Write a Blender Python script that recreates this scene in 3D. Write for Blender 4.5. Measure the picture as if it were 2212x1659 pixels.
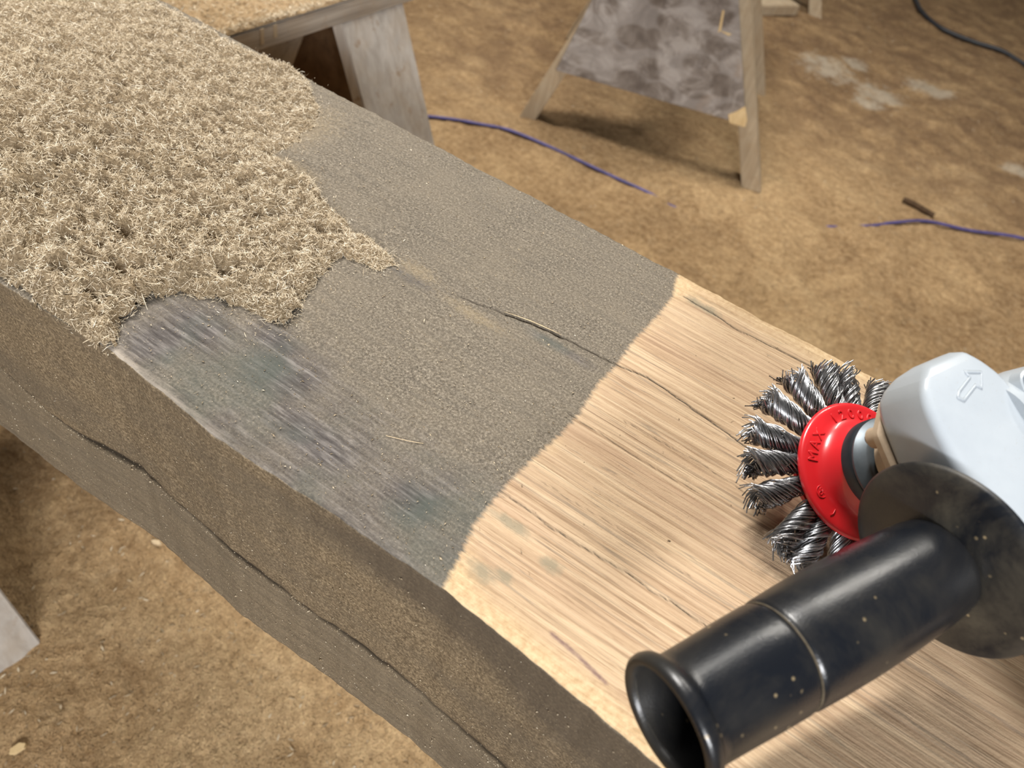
import bpy, bmesh, math, random
import numpy as np
from mathutils import Matrix, Vector

for o in list(bpy.data.objects):
    bpy.data.objects.remove(o)
SC = bpy.context.scene
COL = SC.collection
PI = math.pi
random.seed(7)
RNG = np.random.default_rng(7)

# ------------------------------------------------------------------ camera
cam_data = bpy.data.cameras.new('camera')
cam = bpy.data.objects.new('camera', cam_data)
COL.objects.link(cam)
SC.camera = cam
cam_data.sensor_width = 36.0
cam_data.lens = 27.03
cam_data.clip_start = 0.01
cam_data.clip_end = 60
# columns: camera right, image-down, forward (the beam runs along X, its top is z = 0)
CR = Vector((0.8217, 0.5379, 0.1878)).normalized()
CF = Vector((-0.2672, 0.6548, -0.7071)).normalized()
CD = CF.cross(CR).normalized()
cam.matrix_world = Matrix(((CR.x, -CD.x, -CF.x, 0.0),
                           (CR.y, -CD.y, -CF.y, 0.0),
                           (CR.z, -CD.z, -CF.z, 0.32),
                           (0, 0, 0, 1)))
cam_data.dof.use_dof = True
cam_data.dof.focus_distance = 0.46
cam_data.dof.aperture_fstop = 10.0

# ------------------------------------------------------------------ world, lights, exposure
w = bpy.data.worlds.new('workshop_air')
SC.world = w
w.use_nodes = True
w.node_tree.nodes['Background'].inputs[0].default_value = (1.0, 0.96, 0.90, 1)
w.node_tree.nodes['Background'].inputs[1].default_value = 0.13


def area(name, loc, target, sx, sy, power, col=(1, 1, 1)):
    l = bpy.data.lights.new(name, 'AREA')
    l.shape = 'RECTANGLE'
    l.size = sx
    l.size_y = sy
    l.energy = power
    l.color = col
    o = bpy.data.objects.new(name, l)
    COL.objects.link(o)
    o.location = loc
    d = Vector(target) - Vector(loc)
    o.rotation_euler = d.to_track_quat('-Z', 'Y').to_euler()
    return o


area('ceiling_light_tube', (-1.75, 1.1, 2.7), (0, 0.3, 0), 1.2, 0.2, 142, (1.0, 0.97, 0.92))
area('ceiling_light_tube', (1.60, -2.05, 1.32), (-0.2, 0.3, -0.4), 1.2, 0.2, 125, (0.97, 0.98, 1.0))
area('ceiling_light_tube', (-0.55, 2.75, 2.6), (-0.55, 2.75, -0.8), 1.3, 0.25, 62, (1.0, 0.95, 0.87))
SC.view_settings.view_transform = 'Standard'
SC.view_settings.look = 'None'
SC.view_settings.exposure = 0.20
SC.view_settings.gamma = 1.0
SC.view_settings.use_curve_mapping = False


# ------------------------------------------------------------------ helpers: objects
def tag(o, label=None, cat=None, group=None, kind=None):
    if label: o['label'] = label
    if cat: o['category'] = cat
    if group: o['group'] = group
    if kind: o['kind'] = kind
    return o


def empty(name, loc=(0, 0, 0)):
    o = bpy.data.objects.new(name, None)
    COL.objects.link(o)
    o.location = loc
    o.empty_display_size = 0.05
    return o


def link(name, me, mat=None, parent=None, smooth=False):
    if mat is not None:
        me.materials.append(mat)
    if smooth:
        me.polygons.foreach_set('use_smooth', [True] * len(me.polygons))
    o = bpy.data.objects.new(name, me)
    COL.objects.link(o)
    if parent is not None:
        o.parent = parent
    return o


def mesh_np(name, V, F):
    """fast mesh from numpy arrays, F is (n,3) or (n,4)"""
    me = bpy.data.meshes.new(name)
    V = np.ascontiguousarray(V, np.float32)
    F = np.ascontiguousarray(F, np.int32)
    k = F.shape[1]
    me.vertices.add(len(V))
    me.vertices.foreach_set('co', V.ravel())
    me.loops.add(F.size)
    me.loops.foreach_set('vertex_index', F.ravel())
    me.polygons.add(len(F))
    me.polygons.foreach_set('loop_start', np.arange(0, F.size, k, dtype=np.int32))
    me.polygons.foreach_set('loop_total', np.full(len(F), k, np.int32))
    me.update(calc_edges=True)
    return me


def attr(me, name, vals):
    a = me.attributes.new(name, 'FLOAT', 'POINT')
    a.data.foreach_set('value', np.ascontiguousarray(vals, np.float32).ravel())


def grid_faces(ni, nj, closed_j=False):
    i = np.arange(ni - 1)[:, None]
    jj = nj if closed_j else nj - 1
    j = np.arange(jj)[None, :]
    j2 = (j + 1) % nj
    a = i * nj + j
    b = (i + 1) * nj + j
    c = (i + 1) * nj + j2
    d = i * nj + j2
    return np.stack([a, b, c, d], -1).reshape(-1, 4)


def from_bm(name, bm, mat=None, parent=None, smooth=False):
    me = bpy.data.meshes.new(name)
    bm.normal_update()
    bm.to_mesh(me)
    bm.free()
    return link(name, me, mat, parent, smooth)


def smooth_by_angle(o, deg=35):
    me = o.data
    me.polygons.foreach_set('use_smooth', [True] * len(me.polygons))
    bm = bmesh.new()
    bm.from_mesh(me)
    lim = math.radians(deg)
    for e in bm.edges:
        if len(e.link_faces) == 2 and e.calc_face_angle(0) > lim:
            e.smooth = False
    bm.to_mesh(me)
    bm.free()


def lathe(name, prof, seg, mat, parent, axis='z', origin=(0, 0, 0), closed=False, angle=35):
    """revolve (r, t) pairs round an axis through origin"""
    P = np.array(prof, float)
    a = np.linspace(0, 2 * PI, seg, endpoint=False)
    r, t = P[:, 0][:, None], P[:, 1][:, None]
    ca, sa = np.cos(a)[None], np.sin(a)[None]
    if axis == 'z':
        V = np.stack([r * ca, r * sa, t + 0 * ca], -1)
    else:
        V = np.stack([t + 0 * ca, r * ca, r * sa], -1)
    V = V.reshape(-1, 3) + np.array(origin)
    F = grid_faces(len(P), seg, True)
    if closed:
        n = len(P)
        i0 = (n - 1) * seg
        j = np.arange(seg)
        F = np.concatenate([F, np.stack([i0 + j, j, (j + 1) % seg, i0 + (j + 1) % seg], -1)])
    me = mesh_np(name, V, F)
    bm = bmesh.new()
    bm.from_mesh(me)
    bmesh.ops.remove_doubles(bm, verts=bm.verts, dist=1e-6)
    bmesh.ops.recalc_face_normals(bm, faces=bm.faces)
    bm.to_mesh(me)
    bm.free()
    o = link(name, me, mat, parent)
    smooth_by_angle(o, angle)
    return o


def tube(name, pts, rad, mat, parent=None, sides=8, closed=False, res=None):
    """round tube along a smooth polyline"""
    P = np.array(pts, float)
    if res:
        n = len(P)
        tt = np.linspace(0, n - 1, res)
        Q = []
        for t in tt:
            i = min(int(t), n - 2)
            u = t - i
            p0, p1, p2, p3 = P[max(i - 1, 0)], P[i], P[i + 1], P[min(i + 2, n - 1)]
            Q.append(0.5 * ((2 * p1) + (-p0 + p2) * u + (2 * p0 - 5 * p1 + 4 * p2 - p3) * u * u + (-p0 + 3 * p1 - 3 * p2 + p3) * u ** 3))
        P = np.array(Q)
    V, F = tube_arrays(P, rad, sides)
    return link(name, mesh_np(name, V, F), mat, parent, True)


def tube_arrays(P, rad, sides):
    n = len(P)
    T = np.gradient(P, axis=0)
    T /= np.linalg.norm(T, axis=1)[:, None] + 1e-12
    up = np.array([0.13, 0.21, 0.97])
    U = np.cross(T, up)
    U /= np.linalg.norm(U, axis=1)[:, None] + 1e-12
    W = np.cross(T, U)
    a = np.linspace(0, 2 * PI, sides, endpoint=False)
    rad = np.broadcast_to(np.asarray(rad, float), (n,))
    V = P[:, None] + rad[:, None, None] * (np.cos(a)[None, :, None] * U[:, None] + np.sin(a)[None, :, None] * W[:, None])
    return V.reshape(-1, 3), grid_faces(n, sides, True)


def prism(name, quad_a, quad_b, mat, parent=None, bevel=0.0015):
    """solid between two polygons with the same corner count"""
    bm = bmesh.new()
    A = [bm.verts.new(p) for p in quad_a]
    B = [bm.verts.new(p) for p in quad_b]
    n = len(A)
    bm.faces.new(A)
    bm.faces.new(list(reversed(B)))
    for i in range(n):
        bm.faces.new((A[i], B[i], B[(i + 1) % n], A[(i + 1) % n]))
    bmesh.ops.recalc_face_normals(bm, faces=bm.faces)
    if bevel:
        bmesh.ops.bevel(bm, geom=list(bm.edges), offset=bevel, segments=2, affect='EDGES')
    return from_bm(name, bm, mat, parent)


def box(name, lo, hi, mat, parent=None, bevel=0.0015):
    (x0, y0, z0), (x1, y1, z1) = lo, hi
    return prism(name, [(x0, y0, z0), (x1, y0, z0), (x1, y1, z0), (x0, y1, z0)],
                 [(x0, y0, z1), (x1, y0, z1), (x1, y1, z1), (x0, y1, z1)], mat, parent, bevel)


# ------------------------------------------------------------------ helpers: numpy noise
_perm = np.random.default_rng(3).permutation(512)
_perm = np.concatenate([_perm, _perm])
_grad = np.random.default_rng(4).normal(size=(512, 2))
_grad /= np.linalg.norm(_grad, axis=1)[:, None]


def noise2(x, y):
    x = np.asarray(x, float); y = np.asarray(y, float)
    xi = np.floor(x).astype(int); yi = np.floor(y).astype(int)
    xf = x - xi; yf = y - yi
    u = xf ** 3 * (xf * (xf * 6 - 15) + 10)
    v = yf ** 3 * (yf * (yf * 6 - 15) + 10)

    def g(ix, iy, dx, dy):
        h = _perm[(_perm[ix & 511] + iy) & 511]
        q = _grad[h]
        return q[..., 0] * dx + q[..., 1] * dy
    a = g(xi, yi, xf, yf); b = g(xi + 1, yi, xf - 1, yf)
    c = g(xi, yi + 1, xf, yf - 1); d = g(xi + 1, yi + 1, xf - 1, yf - 1)
    return 1.5 * ((a * (1 - u) + b * u) * (1 - v) + (c * (1 - u) + d * u) * v)


def fbm(x, y, oct=4, gain=0.5):
    s = 0; a = 1.0
    for k in range(oct):
        s = s + a * noise2(x * 2 ** k + 17.3 * k, y * 2 ** k - 9.1 * k)
        a *= gain
    return s


def poly_sdf(px, py, poly):
    """signed distance to a polygon, positive inside"""
    P = np.array(poly, float)
    Q = np.roll(P, -1, 0)
    d2 = np.full(px.shape, 1e9)
    inside = np.zeros(px.shape, bool)
    for (x0, y0), (x1, y1) in zip(P, Q):
        ex, ey = x1 - x0, y1 - y0
        t = np.clip(((px - x0) * ex + (py - y0) * ey) / (ex * ex + ey * ey + 1e-12), 0, 1)
        d2 = np.minimum(d2, (px - x0 - t * ex) ** 2 + (py - y0 - t * ey) ** 2)
        cond = (y0 > py) != (y1 > py)
        xs = x0 + (py - y0) * ex / (ey if abs(ey) > 1e-12 else 1e-12)
        inside ^= cond & (px < xs)
    d = np.sqrt(d2)
    return np.where(inside, d, -d)


def line_dist(px, py, pts):
    d2 = np.full(px.shape, 1e9)
    for (x0, y0), (x1, y1) in zip(pts[:-1], pts[1:]):
        ex, ey = x1 - x0, y1 - y0
        t = np.clip(((px - x0) * ex + (py - y0) * ey) / (ex * ex + ey * ey + 1e-12), 0, 1)
        d2 = np.minimum(d2, (px - x0 - t * ex) ** 2 + (py - y0 - t * ey) ** 2)
    return np.sqrt(d2)


def sstep(a, b, x):
    t = np.clip((x - a) / (b - a), 0, 1)
    return t * t * (3 - 2 * t)


# ------------------------------------------------------------------ helpers: materials
class NT:
    def __init__(s, name):
        s.m = bpy.data.materials.new(name)
        s.m.use_nodes = True
        s.t = s.m.node_tree
        s.b = s.t.nodes['Principled BSDF']
        s.tc = s.t.nodes.new('ShaderNodeTexCoord')

    def L(s, a, b):
        s.t.links.new(a, b)

    def inp(s, sock, v):
        if isinstance(v, bpy.types.NodeSocket):
            s.L(v, sock)
        elif isinstance(v, (tuple, list)):
            sock.default_value = tuple(v) + ((1,) if len(v) == 3 and sock.type == 'RGBA' else ())
        else:
            sock.default_value = v

    def map(s, scale=(1, 1, 1), loc=(0, 0, 0), rot=(0, 0, 0)):
        n = s.t.nodes.new('ShaderNodeMapping')
        s.L(s.tc.outputs['Object'], n.inputs[0])
        n.inputs['Scale'].default_value = scale
        n.inputs['Location'].default_value = loc
        n.inputs['Rotation'].default_value = rot
        return n.outputs[0]

    def noise(s, scale, detail=3, rough=0.55, vec=None, dist=0.0):
        n = s.t.nodes.new('ShaderNodeTexNoise')
        s.L(vec if vec is not None else s.tc.outputs['Object'], n.inputs['Vector'])
        n.inputs['Scale'].default_value = scale
        n.inputs['Detail'].default_value = detail
        n.inputs['Roughness'].default_value = rough
        n.inputs['Distortion'].default_value = dist
        return n.outputs['Fac']

    def voro(s, scale, vec=None, feature='F1'):
        n = s.t.nodes.new('ShaderNodeTexVoronoi')
        n.feature = feature
        s.L(vec if vec is not None else s.tc.outputs['Object'], n.inputs['Vector'])
        n.inputs['Scale'].default_value = scale
        return n.outputs['Distance']

    def ramp(s, fac, stops):
        n = s.t.nodes.new('ShaderNodeValToRGB')
        s.inp(n.inputs[0], fac)
        e = n.color_ramp.elements
        while len(e) < len(stops):
            e.new(0.5)
        for q, (p, c) in zip(e, stops):
            q.position = p
            q.color = (c, c, c, 1) if not isinstance(c, (tuple, list)) else tuple(c) + (1,)
        return n.outputs[0]

    def mix(s, fac, a, b, mode='MIX'):
        n = s.t.nodes.new('ShaderNodeMix')
        n.data_type = 'RGBA'
        n.blend_type = mode
        s.inp(n.inputs[0], fac)
        s.inp(n.inputs[6], a)
        s.inp(n.inputs[7], b)
        return n.outputs[2]

    def math(s, op, a, b=0.0, c=None, clamp=False):
        n = s.t.nodes.new('ShaderNodeMath')
        n.operation = op
        n.use_clamp = clamp
        s.inp(n.inputs[0], a)
        s.inp(n.inputs[1], b)
        if c is not None:
            s.inp(n.inputs[2], c)
        return n.outputs[0]

    def attr(s, name):
        n = s.t.nodes.new('ShaderNodeAttribute')
        n.attribute_name = name
        return n.outputs['Fac']

    def rng(s, v, a, b, c=0.0, d=1.0):
        n = s.t.nodes.new('ShaderNodeMapRange')
        s.inp(n.inputs[0], v)
        for k, q in zip((1, 2, 3, 4), (a, b, c, d)):
            n.inputs[k].default_value = q
        return n.outputs[0]

    def bump(s, h, strength=0.5, dist=0.001, prev=None):
        n = s.t.nodes.new('ShaderNodeBump')
        n.inputs['Strength'].default_value = strength
        n.inputs['Distance'].default_value = dist
        s.L(h, n.inputs['Height'])
        if prev is not None:
            s.L(prev, n.inputs['Normal'])
        return n.outputs[0]

    def out(s, col=None, rough=0.6, metal=0.0, normal=None, spec=0.5, coat=0.0, coat_rough=0.1):
        if col is not None:
            s.inp(s.b.inputs['Base Color'], col)
        s.inp(s.b.inputs['Roughness'], rough)
        s.inp(s.b.inputs['Metallic'], metal)
        s.b.inputs['Specular IOR Level'].default_value = spec
        s.b.inputs['Coat Weight'].default_value = coat
        s.b.inputs['Coat Roughness'].default_value = coat_rough
        if normal is not None:
            s.L(normal, s.b.inputs['Normal'])
        return s.m


def mat_floor():
    n = NT('packed_sawdust_floor')
    big = n.noise(1.3, 4, 0.6, dist=0.4)
    mid = n.noise(5.5, 5, 0.62, dist=0.6)
    fin = n.noise(60, 4, 0.7)
    gra = n.noise(320, 2, 0.7)
    c = n.ramp(n.math('ADD', n.math('MULTIPLY', big, 0.5), n.math('MULTIPLY', mid, 0.5)),
               [(0.36, (0.205, 0.117, 0.052)), (0.46, (0.365, 0.223, 0.105)), (0.54, (0.520, 0.335, 0.165)), (0.64, (0.660, 0.450, 0.238))])
    c = n.mix(0.42, c, n.ramp(fin, [(0.34, (0.19, 0.11, 0.052)), (0.66, (0.68, 0.48, 0.27))]), 'MIX')
    c = n.mix(0.35, c, n.ramp(gra, [(0.3, (0.3, 0.3, 0.3)), (0.7, (0.72, 0.72, 0.70))]), 'OVERLAY')
    cr_ = n.noise(24, 6, 0.78, dist=0.15)
    c = n.mix(n.rng(cr_, 0.58, 0.74, 0, 0.55), c, (0.210, 0.130, 0.070))
    c = n.mix(n.rng(cr_, 0.44, 0.32, 0, 0.4), c, (0.590, 0.430, 0.255))
    # trodden reddish-brown earth showing through the dust, a painted-in shadow, plaster spots
    c = n.mix(n.math('MULTIPLY', n.attr('earth_shade'), n.ramp(n.noise(9, 5, 0.65), [(0.38, 0.2), (0.62, 1.0)])), c, (0.200, 0.120, 0.066))
    wn = n.noise(22, 4, 0.65)
    wm = n.math('ADD', n.attr('plaster'), n.math('MULTIPLY', n.math('SUBTRACT', wn, 0.5), 1.9))
    c = n.mix(n.rng(wm, 0.45, 0.95, 0, 0.7), c, (0.56, 0.48, 0.37))
    h = n.math('ADD', n.math('MULTIPLY', fin, 0.7), n.math('MULTIPLY', gra, 0.3))
    nr = n.bump(h, 1.0, 0.016)
    nr = n.bump(cr_, 0.9, 0.02, nr)
    nr = n.bump(mid, 0.6, 0.03, nr)
    return n.out(c, 0.95, normal=nr, spec=0.15)


def mat_beam():
    n = NT('weathered_timber')
    warp = n.noise(4.0, 2, 0.5)
    g1 = n.noise(1.0, 4, 0.62, n.map((7, 330, 330)), 0.6)
    g2 = n.noise(1.0, 4, 0.6, n.map((3.0, 95, 95), (1.3, 0.2, 0)), 0.8)
    g3 = n.noise(1.0, 2, 0.5, n.map((9, 30, 30), (4, 0, 0)))
    pores = n.noise(1.0, 3, 0.65, n.map((30, 1000, 1000)), 0.3)
    # --- brushed wood
    cw = n.ramp(g1, [(0.32, (0.235, 0.150, 0.086)), (0.46, (0.430, 0.298, 0.182)), (0.62, (0.560, 0.415, 0.268))])
    cw = n.mix(n.rng(g2, 0.35, 0.7, 0.0, 0.7), cw, (0.400, 0.268, 0.172))
    cw = n.mix(n.rng(g3, 0.42, 0.75, 0.0, 0.35), cw, (0.600, 0.460, 0.295))
    cw = n.mix(n.rng(pores, 0.54, 0.68, 0.0, 0.62), cw, (0.235, 0.140, 0.075))
    lines = n.noise(1.0, 1, 0.4, n.map((2.2, 140, 140), (7.7, 3, 0)), 1.6)
    cw = n.mix(n.rng(n.math('ABSOLUTE', n.math('SUBTRACT', lines, 0.5)), 0.0, 0.018, 0.5, 0.0), cw, (0.150, 0.125, 0.095))
    edge = n.math('ADD', n.attr('sap'), n.math('MULTIPLY', n.math('SUBTRACT', n.noise(30, 4, 0.6, n.map((0.6, 1, 1))), 0.5), 1.1))
    cw = n.mix(n.rng(edge, 0.4, 1.0, 0, 0.7), cw, n.ramp(n.noise(260, 3, 0.7), [(0.3, (0.420, 0.275, 0.135)), (0.65, (0.640, 0.480, 0.280))]))
    stain = n.math('ADD', n.attr('stain'), n.math('MULTIPLY', n.math('SUBTRACT', n.noise(120, 4, 0.7), 0.5), 1.4))
    cw = n.mix(n.rng(stain, 0.35, 0.9, 0, 0.75), cw, (0.230, 0.200, 0.135))
    cw = n.mix(n.rng(n.math('ADD', n.attr('purple'), n.math('MULTIPLY', n.math('SUBTRACT', n.noise(200, 3, 0.7), 0.5), 0.9)), 0.3, 1.0, 0, 0.8), cw, (0.150, 0.085, 0.085))
    # --- grey film of dust on old surface
    d1 = n.noise(620, 4, 0.8)
    d2 = n.noise(22, 4, 0.6)
    dg = n.noise(1.0, 3, 0.6, n.map((14, 260, 260)), 0.4)
    cd = n.ramp(d1, [(0.32, (0.052, 0.042, 0.031)), (0.50, (0.148, 0.124, 0.094)), (0.70, (0.350, 0.300, 0.232))])
    cd = n.mix(n.rng(d2, 0.35, 0.7, 0, 0.4), cd, (0.200, 0.165, 0.120))
    cd = n.mix(n.rng(dg, 0.45, 0.7, 0, 0.35), cd, (0.090, 0.078, 0.064))
    # rubbed patches where the dark wood shows: streaky, slightly violet and green
    wp = n.math('ADD', n.attr('rubbed'), n.math('MULTIPLY', n.math('SUBTRACT', n.noise(40, 4, 0.65), 0.5), 0.8))
    cr = n.ramp(n.math('ADD', n.math('MULTIPLY', g1, 0.5), n.math('MULTIPLY', n.noise(1.0, 3, 0.7, n.map((70, 420, 420))), 0.5)), [(0.36, (0.034, 0.029, 0.029)), (0.50, (0.090, 0.080, 0.076)), (0.64, (0.230, 0.208, 0.192))])
    cr = n.mix(n.rng(n.noise(18, 2, 0.5), 0.47, 0.60, 0, 0.6), cr, (0.066, 0.084, 0.070))
    cd = n.mix(n.rng(wp, 0.2, 0.95, 0, 0.9), cd, cr)
    td = n.math('ADD', n.attr('tan'), n.math('MULTIPLY', n.math('SUBTRACT', n.noise(330, 4, 0.75), 0.5), 2.2))
    cd = n.mix(n.rng(td, 0.35, 1.4, 0, 0.5), cd, (0.330, 0.250, 0.145))
    wht = n.math('ADD', n.attr('pale'), n.math('MULTIPLY', n.math('SUBTRACT', n.noise(1.0, 3, 0.6, n.map((25, 220, 220))), 0.5), 1.6))
    cd = n.mix(n.rng(wht, 0.4, 1.1, 0, 0.8), cd, (0.400, 0.345, 0.285))
    # --- side: browner coat, smoother grey under the shake
    cs = n.ramp(d1, [(0.32, (0.060, 0.042, 0.024)), (0.51, (0.180, 0.133, 0.080)), (0.70, (0.410, 0.315, 0.195))])
    cs = n.mix(n.rng(n.noise(1.0, 4, 0.6, n.map((8, 40, 40))), 0.42, 0.66, 0, 0.5), cs, (0.120, 0.096, 0.068))
    cs = n.mix(n.math('MULTIPLY', n.attr('low'), 0.55), cs, n.ramp(dg, [(0.3, (0.130, 0.106, 0.075)), (0.7, (0.220, 0.178, 0.122))]))
    cs = n.mix(n.rng(n.math('ADD', n.attr('bare'), n.math('MULTIPLY', n.math('SUBTRACT', n.noise(45, 4, 0.6, n.map((0.4, 1, 1))), 0.5), 1.0)), 0.3, 0.9, 0, 0.75), cs, (0.085, 0.066, 0.047))
    base = n.mix(n.attr('side'), cd, cs)
    cl = n.math('ADD', n.attr('clean'), n.math('MULTIPLY', n.math('SUBTRACT', n.noise(1.0, 3, 0.7, n.map((60, 420, 420))), 0.5), 0.008))
    cm = n.rng(cl, -0.0012, 0.0016, 0, 1)
    base = n.mix(cm, base, cw)
    base = n.mix(n.rng(n.math('ADD', n.attr('crack'), n.math('MULTIPLY', n.math('SUBTRACT', d1, 0.5), n.math('MULTIPLY', n.attr('crack'), 1.2))), 0.08, 0.7, 0, 0.92), base, (0.024, 0.018, 0.012))
    hb = n.math('ADD', n.math('MULTIPLY', g1, 0.6), n.math('MULTIPLY', pores, -0.5))
    hb = n.math('ADD', hb, n.math('MULTIPLY', d1, 0.35))
    nr = n.bump(hb, 0.75, 0.0012)
    return n.out(base, n.rng(cm, 0, 1, 0.93, 0.72), normal=nr, spec=0.22)


def mat_fibre():
    n = NT('pale_wood_fibre')
    c = n.ramp(n.attr('tint'), [(0.0, (0.270, 0.200, 0.120)), (0.35, (0.490, 0.390, 0.260)), (0.75, (0.690, 0.585, 0.425)), (1.0, (0.880, 0.800, 0.650))])
    return n.out(c, 0.8, spec=0.2)


def mat_pilecore():
    n = NT('matted_wood_fibre')
    f = n.noise(420, 4, 0.7)
    c = n.ramp(f, [(0.3, (0.150, 0.108, 0.062)), (0.55, (0.320, 0.240, 0.148)), (0.75, (0.480, 0.380, 0.250))])
    c = n.mix(n.rng(n.math('ADD', n.attr('thin'), n.math('MULTIPLY', n.math('SUBTRACT', n.noise(140, 4, 0.7), 0.5), 0.8)), 0.45, 0.75, 0, 0.75), c, (0.190, 0.155, 0.115))
    return n.out(c, 0.95, normal=n.bump(f, 0.9, 0.004), spec=0.1)


def mat_lumber(name, a, b, scale=(60, 60, 5), spots=0.0, dusty=0.3):
    n = NT(name)
    g = n.noise(1.0, 4, 0.6, n.map(scale), 0.5)
    c = n.ramp(g, [(0.3, a), (0.7, b)])
    c = n.mix(n.rng(n.noise(14, 4, 0.65), 0.45, 0.72, 0, dusty), c, (0.360, 0.250, 0.140))
    if spots:
        c = n.mix(n.rng(n.noise(26, 3, 0.6), 0.62, 0.72, 0, spots), c, (0.250, 0.150, 0.070))
    return n.out(c, 0.85, normal=n.bump(g, 0.4, 0.002), spec=0.2)


def mat_plypanel():
    n = NT('smeared_grey_plywood')
    a = n.noise(9, 4, 0.6, n.map((1, 1, 1.2), (0, 0, 0), (0, 0.5, 0)), 1.6)
    b = n.noise(24, 4, 0.7, dist=0.8)
    v = n.voro(11, n.map((1, 1, 1.6), (0, 0, 0), (0.3, 0.6, 0.2)))
    c = n.ramp(a, [(0.36, (0.140, 0.112, 0.092)), (0.50, (0.230, 0.195, 0.168)), (0.62, (0.370, 0.330, 0.298))])
    c = n.mix(n.rng(b, 0.5, 0.68, 0, 0.55), c, (0.105, 0.085, 0.073))
    c = n.mix(n.rng(v, 0.5, 0.62, 0, 0.35), c, (0.420, 0.385, 0.360))
    c = n.mix(n.rng(n.noise(7, 3, 0.5), 0.6, 0.72, 0, 0.5), c, (0.340, 0.210, 0.105))
    return n.out(c, 0.8, normal=n.bump(b, 0.3, 0.002), spec=0.25)


def mat_simple(name, col, rough, metal=0.0, spec=0.5, ns=0, amt=0.15, bumpd=0.0, coat=0.0):
    n = NT(name)
    c = col
    nr = None
    if ns:
        f = n.noise(ns, 4, 0.65)
        dark = tuple(v * (1 - amt) for v in col)
        lite = tuple(min(1, v * (1 + amt)) for v in col)
        c = n.ramp(f, [(0.3, dark), (0.7, lite)])
        if bumpd:
            nr = n.bump(f, 0.4, bumpd)
    return n.out(c, rough, metal, nr, spec, coat)


def mat_black_plastic(name, dust, rough, ns):
    n = NT(name)
    f = n.noise(ns, 5, 0.68, dist=0.5)
    sp = n.voro(210)
    m = n.ramp(f, [(0.40, 0.0), (0.72, dust)])
    c = n.mix(m, (0.0048, 0.0062, 0.0095), (0.110, 0.092, 0.060))
    pick = n.rng(n.noise(60, 2, 0.5), 0.60, 0.66, 0, 1)
    c = n.mix(n.math('MULTIPLY', n.rng(sp, 0.10, 0.20, 0.8, 0.0), pick), c, (0.330, 0.250, 0.140))
    r = n.rng(m, 0, 1, rough, 0.85)
    g = n.noise(900, 2, 0.6)
    return n.out(c, r, 0, n.bump(g, 0.18, 0.0004), 0.5)


def mat_housing():
    n = NT('silver_painted_alloy')
    f = n.noise(40, 4, 0.6)
    c = n.ramp(f, [(0.3, (0.370, 0.405, 0.440)), (0.7, (0.415, 0.450, 0.480))])
    c = n.mix(n.rng(n.noise(900, 2, 0.5), 0.66, 0.74, 0, 0.35), c, (0.34, 0.32, 0.29))
    return n.out(c, 0.34, 0.0, n.bump(n.noise(1500, 2, 0.5), 0.06, 0.0003), 0.5, 0.25, 0.2)


M_FLOOR = mat_floor()
M_BEAM = mat_beam()
M_FIBRE = mat_fibre()
M_CORE = mat_pilecore()
M_LEG = mat_lumber('grey_lumber', (0.345, 0.305, 0.262), (0.480, 0.435, 0.385), (70, 70, 4), 0.6, 0.35)
M_BOARD = mat_lumber('weathered_lumber', (0.215, 0.180, 0.145), (0.430, 0.375, 0.310), (60, 5, 130), 0.5, 0.3)
M_LEG2 = mat_lumber('dusty_tan_lumber', (0.330, 0.255, 0.170), (0.480, 0.385, 0.265), (60, 60, 4), 0.3, 0.5)
M_PLY = mat_plypanel()
M_GUSSET = mat_lumber('shaded_brown_plywood', (0.075, 0.042, 0.021), (0.130, 0.075, 0.038), (40, 40, 40), 0, 0.15)  # brown darkened to imitate the shade between the legs
M_RAW = mat_lumber('raw_broken_wood', (0.560, 0.390, 0.190), (0.740, 0.560, 0.310), (40, 40, 20), 0, 0.1)
M_TANDUST = mat_pilecore()
M_RED = mat_simple('red_enamel', (0.680, 0.016, 0.022), 0.30, 0.0, 0.5, 30, 0.06, 0, 0.4)
M_WIRE = mat_simple('steel_wire', (0.430, 0.430, 0.440), 0.27, 1.0, 0.5, 300, 0.35)
M_COLLARD = mat_simple('blackened_steel', (0.022, 0.026, 0.032), 0.42, 0.3, 0.5, 120, 0.2)
M_COLLARG = mat_simple('grey_steel', (0.120, 0.140, 0.155), 0.45, 0.6, 0.5, 120, 0.15)
M_BEIGE = mat_simple('dusty_alloy_flange', (0.470, 0.355, 0.245), 0.62, 0.1, 0.4, 90, 0.15)
M_HOUS = mat_housing()
M_GRIP = mat_black_plastic('black_glossy_plastic', 0.20, 0.27, 18)
M_GUARD = mat_black_plastic('black_dusty_plastic', 0.62, 0.38, 22)
M_HOLE = mat_black_plastic('black_plastic_inside', 0.7, 0.6, 60)
M_DIRT = mat_simple('tan_dirt', (0.085, 0.068, 0.045), 0.6, 0, 0.3, 150, 0.6)
M_BLUE = mat_simple('violet_blue_rubber', (0.070, 0.062, 0.185), 0.5, 0, 0.4, 30, 0.3)
M_BLACKC = mat_simple('black_rubber', (0.020, 0.021, 0.024), 0.5, 0, 0.4, 30, 0.3)
M_DARKST = mat_simple('dark_bark', (0.060, 0.035, 0.018), 0.9, 0, 0.2, 60, 0.3)
M_PALE = mat_simple('pale_chip_wood', (0.620, 0.480, 0.300), 0.85, 0, 0.2, 90, 0.2)

# ------------------------------------------------------------------ setting: floor
FZ = -0.80


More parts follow.
